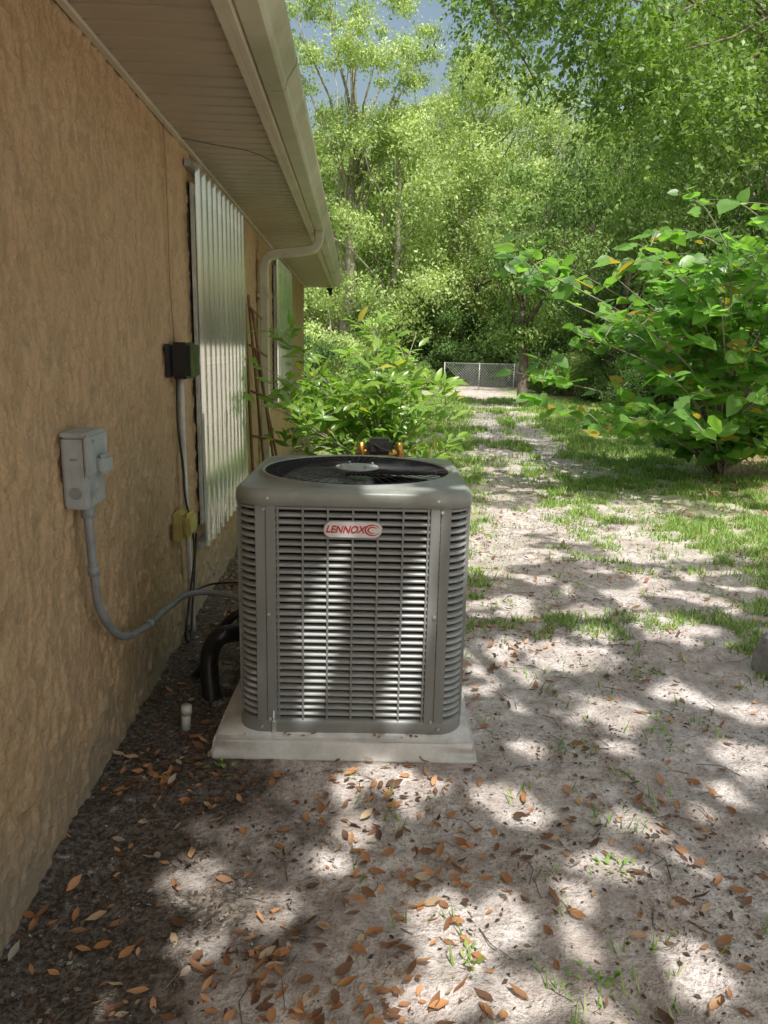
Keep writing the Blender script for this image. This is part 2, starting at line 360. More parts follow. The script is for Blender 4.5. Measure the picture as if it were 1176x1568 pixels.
rect_sweep(b,[((-.33,Yd,SZ+.01),(1,0,0),Yv),((-.33,Yd,SZ-.07),(1,0,0),Yv),((-.345,Yd,SZ-.11),(.9,0,-.4),Yv),((-.38,Yd,SZ-.145),(.5,0,-.85),Yv),((-.45,Yd,SZ-.16),(.1,0,-1),Yv),((-.70,Yd,SZ-.19),(.1,0,-1),Yv),((-.76,Yd,SZ-.21),(.4,0,-.9),Yv),((-.795,Yd,SZ-.25),(.85,0,-.5),Yv),((-.81,Yd,SZ-.31),(1,0,0),Yv),((-.81,Yd,.1),(1,0,0),Yv)],.038,.05)
for z in (.6,1.9): b.box(-.868,-.764,Yd-.056,Yd+.056,z,z+.03)
b.obj('downspout',M_gut,H)
b=MB(); b.tube([(-.45,13.02,SZ-.02),(-.45,13.02,SZ-.06)],.05,10); b.tube([(-.45,13.02,SZ-.05),(-.43,12.92,SZ-.12)],.035,10); b.obj('floodlight',M_black,H)

# ------------------------------------------------------------------ wall fixtures
E=empty('electrical_disconnect_box',(WX,2.22,1.0))
b=MB(); b.box(.002,.075,0,.16,0,.22,.008); b.obj('enclosure',M_box,E)
b=MB(); b.box(.070,.088,-.006,.166,.10,.226,.006); b.box(.002,.08,-.004,.164,.218,.232,.004); b.obj('cover',M_box,E)
b=MB(); b.box(.088,.118,.05,.12,.10,.16,.01); b.box(.088,.10,.02,.04,.03,.06,.003); b.obj('handle',M_box,E)
b=MB(); b.cyl((.04,-.004,.05),(.04,.002,.05),.018); b.cyl((.082,.03,.205),(.092,.03,.205),.006); b.box(.03,.05,-.004,.0,.15,.155); b.obj('knockout',M_cond,E)
b=MB(); path=smooth_path([(-.835,2.32,1.0),(-.835,2.32,.94),(-.835,2.34,.76),(-.835,2.38,.62),(-.83,2.56,.46),(-.82,2.85,.385),(-.80,3.05,.38),(-.74,3.25,.385),(-.6,3.3,.37),(-.40,3.15,.36)],7)
b.tube(path,.014,12); b.tube([(-.835,2.32,1.0),(-.835,2.32,.955)],.021,12); b.tube([(-.835,2.335,.79),(-.835,2.337,.76)],.018,12); b.tube([(-.82,2.87,.384),(-.815,2.91,.383)],.019,12)
b.obj('electrical_conduit',M_cond,None,True)
b=MB(); b.box(-.868,-.78,3.58,3.80,1.33,1.5,.015); b.box(-.782,-.772,3.59,3.79,1.34,1.49,.004); b.box(-.868,-.86,3.5,3.58,1.34,1.49,.002); b.obj('cable_junction_box',M_black)
b=MB(); b.tube(smooth_path([(-.845,3.7,1.34),(-.845,3.7,.9),(-.84,3.71,.5),(-.835,3.73,.0)],5),.014,10); b.obj('conduit_pipe',M_pvc,None,True)
b=MB(); b.box(-.868,-.82,3.50,3.70,.56,.70,.01); b.box(-.82,-.785,3.51,3.69,.57,.69,.02); b.obj('outlet_box',M_yel,None,False)
b=MB(); b.tube(smooth_path([(-.855,3.66,1.34),(-.85,3.63,1.1),(-.84,3.66,.9),(-.83,3.64,.75),(-.79,3.62,.5),(-.80,3.50,.25),(-.81,3.45,.1),(-.80,3.52,.06),(-.82,3.68,.2),(-.82,3.74,.35),(-.80,3.72,.55)],8),.006,6)
b.tube(smooth_path([(-.80,3.5,.3),(-.7,3.6,.32),(-.5,3.5,.36),(-.4,3.3,.4)],5),.005,6)
b.tube(smooth_path([(-.86,3.9,2.455),(-.7,3.95,2.44),(-.55,4.1,2.45),(-.43,4.3,2.44)],5),.002,5)
b.obj('black_cable',M_black,None,True)
b=MB(); b.tube(smooth_path([(-.862,3.62,SZ),(-.863,3.64,2.1),(-.863,3.63,1.8),(-.86,3.66,1.5)],5),.003,6); b.obj('painted_cable',M_stucco,None,True)
b=MB()
def slat(b,p,q,wd=.018): b.tube([p,q],[wd*.6,wd*.6],4)
slat(b,(-.80,5.98,0.0),(-.845,5.86,1.85)); slat(b,(-.70,6.08,0),(-.84,6.05,1.87)); slat(b,(-.60,6.2,0),(-.835,6.22,1.78)); slat(b,(-.55,6.3,0),(-.83,6.36,1.45))
for z in (.35,.75,1.1,1.45,1.75):
    slat(b,(-.80-.045*z/1.85+.02,5.9,z+.04),(-.57-.24*z/1.85+.02,6.34,z-.05))
b.obj('wooden_trellis',M_wood)

# ------------------------------------------------------------------ air conditioner
AC=empty('air_conditioner',(.012,2.985,.075),R(-1.8))
HW=.418; RC=.095
def rrect(off,n=8,hw=HW,rc=RC,sub=0):
    pts=[]; r=rc+off; c=hw-rc
    for (cx,cy,a0) in ((c,-c,-90),(c,c,0),(-c,c,90),(-c,-c,180)):
        for i in range(n+1):
            a=R(a0+90*i/n); pts.append((cx+r*math.cos(a),cy+r*math.sin(a)))
        if sub:
            p=Vector(pts[-1]); a=R(a0+90); t=Vector((-math.sin(a),math.cos(a)))
            for i in range(1,sub): q=p+t*(2*c*i/sub); pts.append((q.x,q.y))
    return pts
def loft(b,prof,n=8,sub=0):
    loops=[rrect(o,n,sub=sub) for o,z in prof]; k=len(loops[0]); vs=[]
    for (o,z),lp in zip(prof,loops): vs+=[(x,y,z) for x,y in lp]
    for i in range(len(prof)-1):
        b.f+=[tuple(len(b.v)+q for q in (i*k+j,i*k+(j+1)%k,(i+1)*k+(j+1)%k,(i+1)*k+j)) for j in range(k)]; b.m+=[b.cur]*k
    b.v+=vs
b=MB(); loft(b,[(-.03,.01),(-.03,.88)]); b.obj('coil_core',M_dark,AC)
b=MB(); nr=31; z0=.055; z1=.872; p=(z1-z0)/nr
for i in range(nr):
    z=z0+i*p; loft(b,[(-.022,z+p*.99),(-.011,z+p*.95),(-.003,z+p*.82),(0,z+p*.66),(-.0005,z+p*.52),(-.004,z+p*.44),(-.022,z+p*.40)])
b.obj('louvers',M_ac,AC,True)
b=MB(); loft(b,[(-.02,.0),(.004,.0),(.006,.006),(.006,.040),(.0,.052),(-.02,.055)]); 
loft(b,[(-.02,.868),(.0,.870),(.004,.876),(.004,.892)]); b.obj('base_pan',M_ac2,AC,True)
b=MB()
for k in range(4):
    rot=Matrix.Rotation(k*math.pi/2,3,'Z'); sub=MB()
    for i in range(7):
        x=-.267+i*.089; sub.box(x-.0035,x+.0035,-HW-.0015,-HW+.012,.05,.874)
    for sgn in (-1,1):
        a,c=sorted((sgn*.274,sgn*.309)); sub.box(a,c,-HW-.006,-HW+.012,.045,.878,.002)
        a,c=sorted((sgn*.311,sgn*.347)); sub.box(a,c,-HW-.005,-HW+.012,.045,.878,.002)
    b.add([rot@Vector(v) for v in sub.v],sub.f)
b.obj('corner_posts',M_ac2,AC)
b=MB()
for x,z in ((-.33,.025),(.33,.025),(-.30,.055),(.30,.055),(-.30,.47),(.30,.47),(-.30,.90),(.30,.90),(-.315,.86),(.315,.86)):
    b.cyl((x,-HW-.004,z),(x,-HW-.014,z),.0065,.005,8)
b.tube([(-.285,-HW-.008,.05),(-.285,-HW-.02,.07),(-.285,-HW-.008,.09)],.004,6); b.box(-.292,-.278,-HW-.016,-HW-.006,-.01,.05,.002)
b.obj('screws',M_screw,AC)
b=MB(); n=10
prof=[(.004,.872),(.010,.874),(.011,.902),(.008,.916),(.0,.925),(-.010,.930)]
loft(b,prof,n=n,sub=14); lp=rrect(-.010,n,sub=14); k=len(lp)
def circ(r,z): return [(r*math.cos(math.atan2(y,x)),r*math.sin(math.atan2(y,x)),z) for x,y in lp]
rings=[[(x,y,.930) for x,y in lp],circ(.388,.932),circ(.384,.942),circ(.376,.944),circ(.368,.938),circ(.364,.90),circ(.360,.80)]
base=len(b.v)
for r_ in rings: b.v+=r_
for i in range(len(rings)-1):
    b.f+=[(base+i*k+j,base+i*k+(j+1)%k,base+(i+1)*k+(j+1)%k,base+(i+1)*k+j) for j in range(k)]; b.m+=[1 if i>=4 else 0]*k
b.obj('top_cap',[M_cap,M_dark],AC,True)
b=MB()
for i in range(56):
    a=2*math.pi*i/56; c,s_=math.cos(a),math.sin(a)
    b.tube([(.085*c,.085*s_,.945),(.22*c,.22*s_,.944),(.368*c,.368*s_,.938)],.0012,4,False)
for r_ in (.12,.22,.32):
    z=.945-.007*max(0,(r_-.18)/.16)
    b.tube([(r_*math.cos(t),r_*math.sin(t),z-.003) for t in np.linspace(0,2*math.pi,49)],.0013,4,False)
b.obj('fan_guard',M_guard,AC,True)
b=MB(); b.cyl((0,0,.944),(0,0,.951),.088,.086,40); b.cyl((0,0,.951),(0,0,.954),.05,.045,32)
for i in range(4):
    a=i*math.pi/2+.5; b.cyl((.07*math.cos(a),.07*math.sin(a),.95),(.07*math.cos(a),.07*math.sin(a),.962),.006,.006,8)
b.obj('guard_hub',M_fan,AC)
b=MB(); b.cyl((0,0,.72),(0,0,.88),.075,.075,24); b.cyl((0,0,.0),(0,0,.02),.4,.4,24); b.obj('motor',M_black,AC)
b=MB()
for kk in range(3):
    a0=kk*2*math.pi/3+.3; vs=[]; nr_,na=6,8
    for i in range(nr_+1):
        r_=.07+.27*i/nr_; span=R(85)*(.55+.45*i/nr_)
        for j in range(na+1):
            t=j/na; a=a0+span*(t-.5); vs.append((r_*math.cos(a),r_*math.sin(a),.885-.07*(t-.5)+.02*math.sin(t*3.14)))
    b.add(vs,[(i*(na+1)+j,i*(na+1)+j+1,(i+1)*(na+1)+j+1,(i+1)*(na+1)+j) for i in range(nr_) for j in range(na)])
b.cyl((0,0,.85),(0,0,.90),.08,.07,24)
b.obj('fan_blades',M_blade,AC,True)
def stad(hw,hh,y,n=14,sk=.25):
    pts=[]
    for i in range(n+1):
        a=R(-90+180*i/n); pts.append((hw-hh+hh*math.cos(a),hh*math.sin(a)))
    for i in range(n+1):
        a=R(90+180*i/n); pts.append((-(hw-hh)+hh*math.cos(a),hh*math.sin(a)))
    return [(x+sk*z*.3,y,z) for x,z in pts]
def plate(b,hw,hh,y0,y1,cz):
    A=[(x,y,z+cz) for x,y,z in stad(hw,hh,y0)]; B=[(x,y,z+cz) for x,y,z in stad(hw,hh,y1)]; m=len(A)
    b.add(A+B,[tuple(m+i for i in range(m))]+[(i,(i+1)%m,m+(i+1)%m,m+i) for i in range(m)])
cz=.792
b=MB(); plate(b,.105,.031,-HW-.002,-HW-.010,cz); b.obj('badge_rim',M_fan,AC)
b=MB(); plate(b,.101,.0275,-HW-.009,-HW-.0125,cz); b.obj('badge_plate',M_bw,AC)
b=MB()
for t0,t1,rx,rz in ((20,340,.026,.019),(30,300,.016,.011)):
    pts=[(.070+rx*math.cos(R(t)),-HW-.0135,cz+rz*math.sin(R(t))) for t in np.linspace(t0,t1,24)]
    b.tube(pts,[.0028*math.sin(math.pi*(i+2)/(27)) for i in range(24)],5)
b.obj('badge_swirl',M_red,AC)
cu=bpy.data.curves.new('badge_text','FONT'); cu.body='LENNOX'; cu.size=.036; cu.shear=.3; cu.extrude=.0012; cu.offset=.0006; cu.align_x='CENTER'; cu.align_y='CENTER'
to=bpy.data.objects.new('badge_text',cu); fin(to,AC,M_red); to.location=(-.028,-HW-.0138,cz); to.rotation_euler=(R(90),0,0); to.scale=(.93,1,1)
bm=bmesh.new(); bmesh.ops.create_cube(bm,size=1)
for v in bm.verts: v.co=Vector((v.co.x*(1.0 if v.co.z<0 else .965),v.co.y*(1.0 if v.co.z<0 else .965),v.co.z*.095))
bmesh.ops.bevel(bm,geom=bm.edges[:],offset=.01,segments=2,affect='EDGES')
bmesh.ops.subdivide_edges(bm,edges=bm.edges[:],cuts=6,use_grid_fill=True)
for v in bm.verts: v.co+=Vector((random.uniform(-1,1),random.uniform(-1,1),random.uniform(-1,1)))*.0016
me=bpy.data.meshes.new('pad'); bm.to_mesh(me); bm.free(); po=bpy.data.objects.new('equipment_pad',me); fin(po,None,M_pad,True); po.location=(-.004,3.0,.029); po.rotation_euler=(0,0,R(-2.4)); 
b=MB(); b.tube(smooth_path([(-.36,3.18,.22),(-.47,3.10,.26),(-.56,3.04,.27),(-.61,3.05,.20),(-.615,3.03,.10),(-.60,3.0,-.02)],6),.040,12)
b.tube(smooth_path([(-.36,3.28,.3),(-.5,3.2,.32),(-.62,3.2,.2),(-.68,3.2,.05),(-.75,3.2,-.02)],6),.02,8)
b.obj('refrigerant_line',M_black,None,True)
b=MB(); b.tube([(-.655,2.73,-.02),(-.648,2.725,.085)],.018,14); b.tube([(-.648,2.725,.07),(-.646,2.722,.105)],[.022,.020],14); b.obj('pvc_drain_pipe',M_pvc,None,True)
Bv=empty('backflow_valve',(.13,4.3,0))
b=MB(); 
for x in (-.09,.13): b.tube([(x,0,-.02),(x,0,.90)],.014,10); b.tube([(x,0,.86),(x,0,.96)],.024,8)
b.tube([(-.12,0,.90),(.16,0,.90)],.02,10); b.obj('brass_body',M_brass,Bv,True)
b=MB(); b.box(-.06,.09,-.05,.05,.89,.985,.02); b.tube(smooth_path([(-.03,-.04,.96),(.03,-.07,.93),(.09,-.04,.91)],5),.006,6); b.obj('bonnet',M_black,Bv)
bm=bmesh.new(); bmesh.ops.create_icosphere(bm,subdivisions=4,radius=1)
for v in bm.verts:
    q=v.co.copy(); k=1+.5*(float(vn(np.array(q.x*2+q.z+9),np.array(q.y*2+q.z*1.5+9)))-.5)+.15*(float(vn(np.array(q.x*6+q.z*3+9),np.array(q.y*6+9)))-.5)
    v.co=Vector((max(-.8,min(.8,q.x*k*1.1))*.13,max(-.8,min(.8,q.y*k*1.1))*.12,max(-.75,min(.75,q.z*k))*.16))
me=bpy.data.meshes.new('rock'); bm.to_mesh(me); bm.free(); ro=bpy.data.objects.new('rock',me); fin(ro,None,M_rock); ro.location=(2.09,3.3,.05)

# ------------------------------------------------------------------ ground scatter
LEAFT=(np.array([[0,0,.02],[.25,.17,.09],[.6,.2,.07],[1,0,.16],[.6,-.2,.07],[.25,-.17,.09],[.25,0,0],[.6,0,-.01]]),LANCE[1])
def scatter_leaves():
    N=64000
    x=rng.uniform(-.85,6.5,N); y=.9+12*rng.random(N)**1.5
    dens=fbm(x*2.1+3,y*2.1,3); near=np.where(x<.35,1.0,.45)*np.where(y<2.4,1.2,.8)+.9*(x<-.45); near=np.where((x>2.8+.12*y)&(y>4),1.6,near)
    keep=(rng.random(N)<(.16+.75*sst(.42,.72,dens))*near*.5)&~((np.abs(x)<.49)&(np.abs(y-3)<.5))
    x,y=x[keep],y[keep]
    n=len(x); th=rng.uniform(0,2*np.pi,n); d=np.stack([np.cos(th),np.sin(th),rng.normal(0,.25,n)],-1)
    nn=np.stack([rng.normal(0,.4,n),rng.normal(0,.4,n),np.ones(n)],-1); sz=rng.uniform(.018,.062,n)
    pos=np.stack([x,y,ghs(x,y)+.005+rng.random(n)*.007],-1)
    m=14; px=rng.uniform(-.46,.44,m); py=np.where(rng.random(m)<.8,rng.uniform(2.53,2.56,m),2.55); th=rng.uniform(0,6.28,m)
    pos=np.concatenate([pos,np.stack([px,py,np.full(m,.079)],-1)]); d=np.concatenate([d,np.stack([np.cos(th),np.sin(th),0*th],-1)]); nn=np.concatenate([nn,np.tile([0,0,1.],(m,1))]); sz=np.concatenate([sz,rng.uniform(.015,.03,m)])
    leaves('fallen_leaves',pos,d,nn,sz,LEAFT,M_fallen)
scatter_leaves()
def scatter_debris():
    n=60000; x=rng.uniform(-.87,3.2,n); y=1+6.5*rng.random(n)**1.3; dn=fbm(x*3+8,y*3,3)
    k=(rng.random(n)<np.where(x<-.3,.7,.10+.8*sst(.46,.66,dn)))&~((np.abs(x)<.5)&(np.abs(y-3)<.5)); x,y=x[k],y[k]; n=len(x)
    th=rng.uniform(0,6.28,n); d=np.stack([np.cos(th),np.sin(th),rng.normal(0,.3,n)],-1); nn=rdir(n)+np.array([0,0,1.2])
    leaves('ground_debris',np.stack([x,y,ghs(x,y)+.003],-1),d,nn,.004+.022*rng.random(n)**2,KITE,islandmat('debris',[(0,(.05,.038,.03)),(.5,(.14,.095,.065)),(.8,(.26,.18,.12)),(.96,(.38,.33,.28)),(1,(.62,.59,.54))]))
    b=MB()
    for i in range(300):
        x=random.uniform(-.8,2.6); y=random.uniform(1.2,5.5); a=random.uniform(0,6.28); l=random.uniform(.04,.16); z=float(ghs(x,y))
        if abs(x)<.55 and abs(y-3)<.55: continue
        b.tube([(x,y,z+.004),(x+l*.5*math.cos(a),y+l*.5*math.sin(a),z+.012),(x+l*math.cos(a+.3),y+l*math.sin(a+.3),z+.005)],[.002,.0017,.001],4)
    b.obj('twigs',M_bark,None)
scatter_debris()
def grass():
    n=900000
    y=1+22*rng.random(n)**1.25; x=-.6+rng.random(n)*(3.6+y*.5)
    nz=fbm(x*1.3,y*1.3,3); n2=fbm(x*7+40,y*7,2)
    path=1.0+.14*y; off=x-path; dist=np.abs(off)
    trk=np.maximum(sst(.55,1.0,dist),.75*(1-sst(.08,.22,dist))*sst(5,8,y))       # worn wheel tracks either side of a grassy crown
    m=sst(3.4,6.2,y)*(.05+.95*trk)*(.12+sst(.40,.54,nz))*(.06+sst(.40,.58,n2))
    m=np.maximum(m,.6*sst(.55,.65,nz)*sst(.45,.65,n2)*sst(.2,.7,x)*sst(1,3,y)+.06*sst(.64,.72,n2)*(x>0))
    m=np.where((x<.9)&(y>4.2),np.maximum(m,.7*sst(.36,.52,n2)),m)
    m=np.where((x>1.8)&(y>2.8)&(y<9),np.maximum(m,.65*sst(.38,.52,nz)*sst(.38,.58,n2)*sst(.1,.6,off+.3)),m)
    m=np.where(x>3.2+.16*y,m*.4,m)
    k=(rng.random(n)<m)&(x>-.35)&~((np.abs(x)<.52)&(np.abs(y-3)<.52)); x,y=x[k],y[k]; n=len(x)
    th=rng.uniform(0,6.28,n); hgt=rng.uniform(.02,.06,n)*(1+sst(5,14,y)*1.0); wd=.0024+.0005*y
    lean=rng.uniform(.2,1.2,n); z=ghs(x,y)
    A=np.stack([x-np.sin(th)*wd,y+np.cos(th)*wd,z],-1); B=np.stack([x+np.sin(th)*wd,y-np.cos(th)*wd,z],-1)
    C=np.stack([x+np.cos(th)*hgt*lean,y+np.sin(th)*hgt*lean,z+hgt],-1)
    P=np.stack([A,B,C],1).reshape(-1,3); np_mesh('grass',P,np.arange(n*3).reshape(-1,3),M_grass)
grass()
def weeds():
    cs=[(.3,1.55),(.80,1.9),(1.25,2.7),(1.3,2.85),(1.45,3.3),(-.45,2.45),(1.6,2.1),(.95,4.3),(1.5,4.6),(.6,1.5),(1.0,2.4)]
    P=[];D=[];Sz=[]
    for cx,cy in cs:
        for i in range(random.randint(14,30)):
            a=random.uniform(0,6.28); r_=random.uniform(0,.06); P.append((cx+r_*math.cos(a),cy+r_*math.sin(a),.005)); D.append((math.cos(a),math.sin(a),random.uniform(.2,1.2))); Sz.append(random.uniform(.01,.03))
    P=np.array(P); P[:,2]=ghs(P[:,0],P[:,1])+.004
    leaves('weeds',P,np.array(D),np.tile([0,0,1.],(len(P),1))+rng.normal(0,.3,(len(P),3)),np.array(Sz),KITE,M_grass)
weeds()

# ------------------------------------------------------------------ overhead oak, out of view, crown gaps shaped to cast the dappled shade
gaps=[(-.415,1.86,.11,.12),(-.396,1.62,.06,.07),(-.24,1.76,.09,.06),(.04,2.11,.055,.07),(.24,2.33,.09,.055),(.27,1.67,.09,.13),(.43,1.71,.06,.09),(.55,2.28,.11,.06),(.64,1.78,.05,.07),
(.99,2.13,.12,.08),(.79,1.93,.12,.06),(1.09,1.96,.08,.07),(.20,1.45,.10,.06),(.43,1.45,.08,.07),(.59,1.42,.06,.05),(.87,1.55,.07,.09),(1.12,3.48,.2,.2),(1.11,2.9,.22,.16),(1.77,3.9,.2,.25),(.94,4.05,.13,.13),
(.71,3.5,.12,.14),(1.53,2.53,.12,.15),(-.61,1.45,.06,.05),(-.16,2.82,.06,.15),(.17,2.80,.055,.22),(.02,3.1,.1,.04),(.35,3.15,.10,.08),(.1,3.5,.2,.08),(.4,3.6,.12,.2),(1.5,3.1,.12,.1),(1.75,2.9,.1,.1),(1.35,4.1,.15,.12),(-.05,1.95,.04,.04),(.75,3.0,.06,.08),(.7,2.6,.07,.06),(1.3,3.75,.1,.1),(1.0,2.6,.08,.05),(1.35,2.3,.08,.07)]
OT=empty('shade_oak_tree',(3.6,-5.5,0))  # added out of view; leaves left out where sun patches should fall
def canopy():
    n=150000; gx=rng.uniform(-1.5,3.4,n); gy=rng.uniform(.7,5.2,n); keep=np.ones(n,bool)
    wob=(fbm(gx*11,gy*11,3)-.5)*1.1
    for (x,y,rx,ry) in gaps:
        rx+=.016; ry+=.016
        d=np.sqrt(((gx-x)/rx)**2+((gy-y)/ry)**2)+wob; keep&=d>1.0
    keep&=~((fbm(gx*5+9,gy*5+2,2)>.73)&(gx>-.3)); keep&=~((gy>4.1)&(fbm(gx*4+2,gy*4+7,2)>.58))
    gx,gy=gx[keep],gy[keep]; n=len(gx)
    h=4.8+1.4*rng.random(n); s1=rng.uniform(.045,.08,n)
    m=50000; fx=rng.uniform(-1.6,8,m); fy=rng.uniform(5.0,12,m); 
    nz=.65*fbm(fx*3.2+4,fy*3.2,3)+.35*vn(fx*.8,fy*.8); k=nz<.43-.06*sst(6,10,fy); k&=~((fy>5)&(fy<7.8)&(fx>-1)&(fx<1.4)&(nz>.30)); fx,fy=fx[k],fy[k]; m=len(fx); fh=6.2+1.6*rng.random(m)
    X=np.concatenate([gx,fx]);Y=np.concatenate([gy,fy]);Hh=np.concatenate([h,fh]); sz=np.concatenate([s1,rng.uniform(.08,.14,m)])
    N=len(X); d=rdir(N); P=np.stack([X+S.x*Hh,Y+S.y*Hh,Hh],-1)-d*sz[:,None]*.5; nn=rdir(N)*.8+np.array([0,-.4,1.])
    leaves('crown',P-np.array([3.6,-5.5,0]),d,nn,sz,KITE,M_leaf_canopy,OT)
canopy()
b=MB(); b.tube([(0,0,-.1),(.05,0,.4),(.1,.1,2),(0,.3,4.2)],[.5,.34,.3,.25],14)
def limb(b,p,q,r0,r1,sag=.3,n=5,jit=.12):
    p=Vector(p);q=Vector(q);pts=[]
    for i in range(n+1):
        t=i/n; c=p.lerp(q,t)+Vector((0,0,math.sin(math.pi*t)*sag)); 
        if 0<i<n: c+=Vector((random.gauss(0,jit),random.gauss(0,jit),random.gauss(0,jit)))
        pts.append(c)
    b.tube(pts,[r0+(r1-r0)*i/n for i in range(n+1)],8); return pts
for q in [(-3.5,4,5.5),(-4,2.5,5.6),(-1.5,5.5,5.8),(1,7,7),(3,5,7),(-3,8,7)]:
    pts=limb(b,(0,.3,4.0),q,.12,.02,.5)
    for j in range(3): 
        s_=pts[random.randint(2,4)]; limb(b,s_,s_+Vector((random.uniform(-1.5,1.5),random.uniform(-1.5,1.5),random.uniform(-.2,.6))),.025,.008,.1,3,.05)
b.obj('trunk',M_bark,OT,True)

# ------------------------------------------------------------------ background trees
def tree_meshes(tag,h,cr,trunk_h,nclu,nleaf,lsize,droop=0,seed=1,lm=M_leaf_mid,sparse=1.0,base=0.0):
    random.seed(seed); cl=[]
    b=MB(); r0=.018*h+.05
    top=Vector((random.uniform(-.5,.5),random.uniform(-.5,.5),h*.8))
    tp=limb(b,(0,0,-.2),top,r0,r0*.2,0,7,.12 if h>7 else .04)
    for i in range(nclu):
        while True:
            p=Vector((random.uniform(-1,1),random.uniform(-1,1),random.uniform(-1,1)))
            if .35<p.length<1: break
        if base and random.random()<.5: p.z=-abs(p.z)
        c=Vector((p.x*cr,p.y*cr,trunk_h+(h-trunk_h)*(.5+.5*p.z))); r_=random.uniform(.35,1.15)*cr*.21*sparse
        cl.append((c,r_))
        if i%3==0:
            s_=tp[min(7,max(2,int(c.z/h*6)))] ; limb(b,s_,c,r0*.22,.012,.2,4,.15)
    mt=b.obj(tag+'_t',M_barkl if 'dark' not in tag else M_bark,None,True); tm=mt.data; bpy.data.objects.remove(mt)
    w=np.array([r_**2.2 for c,r_ in cl]); w=w/w.sum(); idx=rng.choice(len(cl),nleaf,p=w)
    C=np.array([c[:] for c,r_ in cl])[idx]; Rr=np.array([r_ for c,r_ in cl])[idx]
    d=rdir(nleaf); rad=rng.random(nleaf)**.42; rad*=np.where(rng.random(nleaf)<.15,1.5,1)
    wv=1+.5*np.sin(d[:,0]*5+idx)*np.cos(d[:,2]*6+idx*2)
    P=C+d*(rad*Rr*wv)[:,None]*np.array([1.25,1.25,.8]); P[:,2]-=droop*rng.random(nleaf)*Rr
    nn=d*.7+rdir(nleaf)*.8+np.array([0,-.2,.6]); dd=rdir(nleaf)+np.array([0,0,-.5-droop])
    lmesh=leaves(tag+'_crown',P,dd,nn,lsize*rng.uniform(.6,1.3,nleaf),KITE,lm,link=False)
    return tm,lmesh
V=[tree_meshes('lightA',13,4.2,2.5,95,44000,.155,.3,11,M_leaf_light),
   tree_meshes('lightB',11,4.5,1.5,95,44000,.155,.2,12,M_leaf_light),
   tree_meshes('mid',12,4.5,1.2,95,44000,.145,.4,13,M_leaf_mid),
   tree_meshes('dark',10,4.0,1.0,90,44000,.13,.4,14,M_leaf_dark),
   tree_meshes('bush',3.2,2.2,.0,45,18000,.12,.2,15,M_leaf_mid,base=1),
   tree_meshes('tall',18,3.4,8,70,20000,.15,.3,16,M_leaf_light,.85),
   tree_meshes('lightbush',3.6,2.4,.0,45,16000,.14,.2,17,M_leaf_light,base=1),
   tree_meshes('darkbush',3.4,2.2,.0,45,18000,.12,.2,18,M_leaf_dark,base=1),
   tree_meshes('slim_dark',6,1.5,1.7,40,11000,.11,.3,19,M_leaf_mid,1.3)]
def put(name,var,x,y,s=1,rz=None,sz=None):
    e=empty(name,(x,y,0),random.uniform(0,6.28) if rz is None else rz); e.scale=(s,s,sz or s)
    for nm,me in zip(('trunk','crown'),V[var]):
        o=bpy.data.objects.new(nm,me); COL.objects.link(o); o.parent=e
random.seed(5)
for (v_,x,y,s) in [(1,1.5,32,1.0),(0,5,35,1.05),(1,9,31,1.0),(0,-2.5,42,.95),(2,12,28,1.1),(1,7,44,1.25),(2,17,34,1.3),
                   (2,10.8,19.5,1.0),(3,14,23,1.15),(3,12,13.5,1.0),(3,15.5,17,1.2),(5,-.3,33,.95),(5,4.2,40,.95),(3,8.9,25,.8)]:
    put('shade_oak_tree' if v_!=5 else 'tall_tree',v_,x,y,s)
for i in range(8):
    put('distant_tree',random.choice([0,1,1]),-12+i*5.5+random.uniform(-1,1),53+random.uniform(-3,5),random.uniform(1.1,1.3))
for (v_,x,y,s) in [(4,8.4,17,.8),(7,9.6,14.5,.8),(7,9.4,20,.9),(4,12,16.5,1.1),(6,8.5,25,.9),(7,9.5,29,1.2),(4,1.2,33,1.1),(6,-1,30,1.0),(7,-.7,16,.5),(6,.6,21,.5),(7,12,11,1.0),(7,6.9,31,1.0),(7,3.2,32,1.0),(7,7.6,22,.6),(4,7.0,26.5,.5),(7,7.0,17.5,.45),(4,2.3,27.5,.35),(7,5.2,33,.9)]:
    put('bush',v_,x,y,s)
put('slender_tree',8,4.5,20,1.0)
b=MB()
for (x,y,h) in [(7.0,12.9,5),(7.9,13.6,6),(8.9,12.6,5.5),(9.6,15,6),(9.3,11,5)]:
    limb(b,(x,y,-.1),(x+random.uniform(-.8,.5),y+random.uniform(-.5,.5),h),random.uniform(.06,.10),.03,0,6,.1)
b.obj('understory_trunks',M_barkl,None,True)

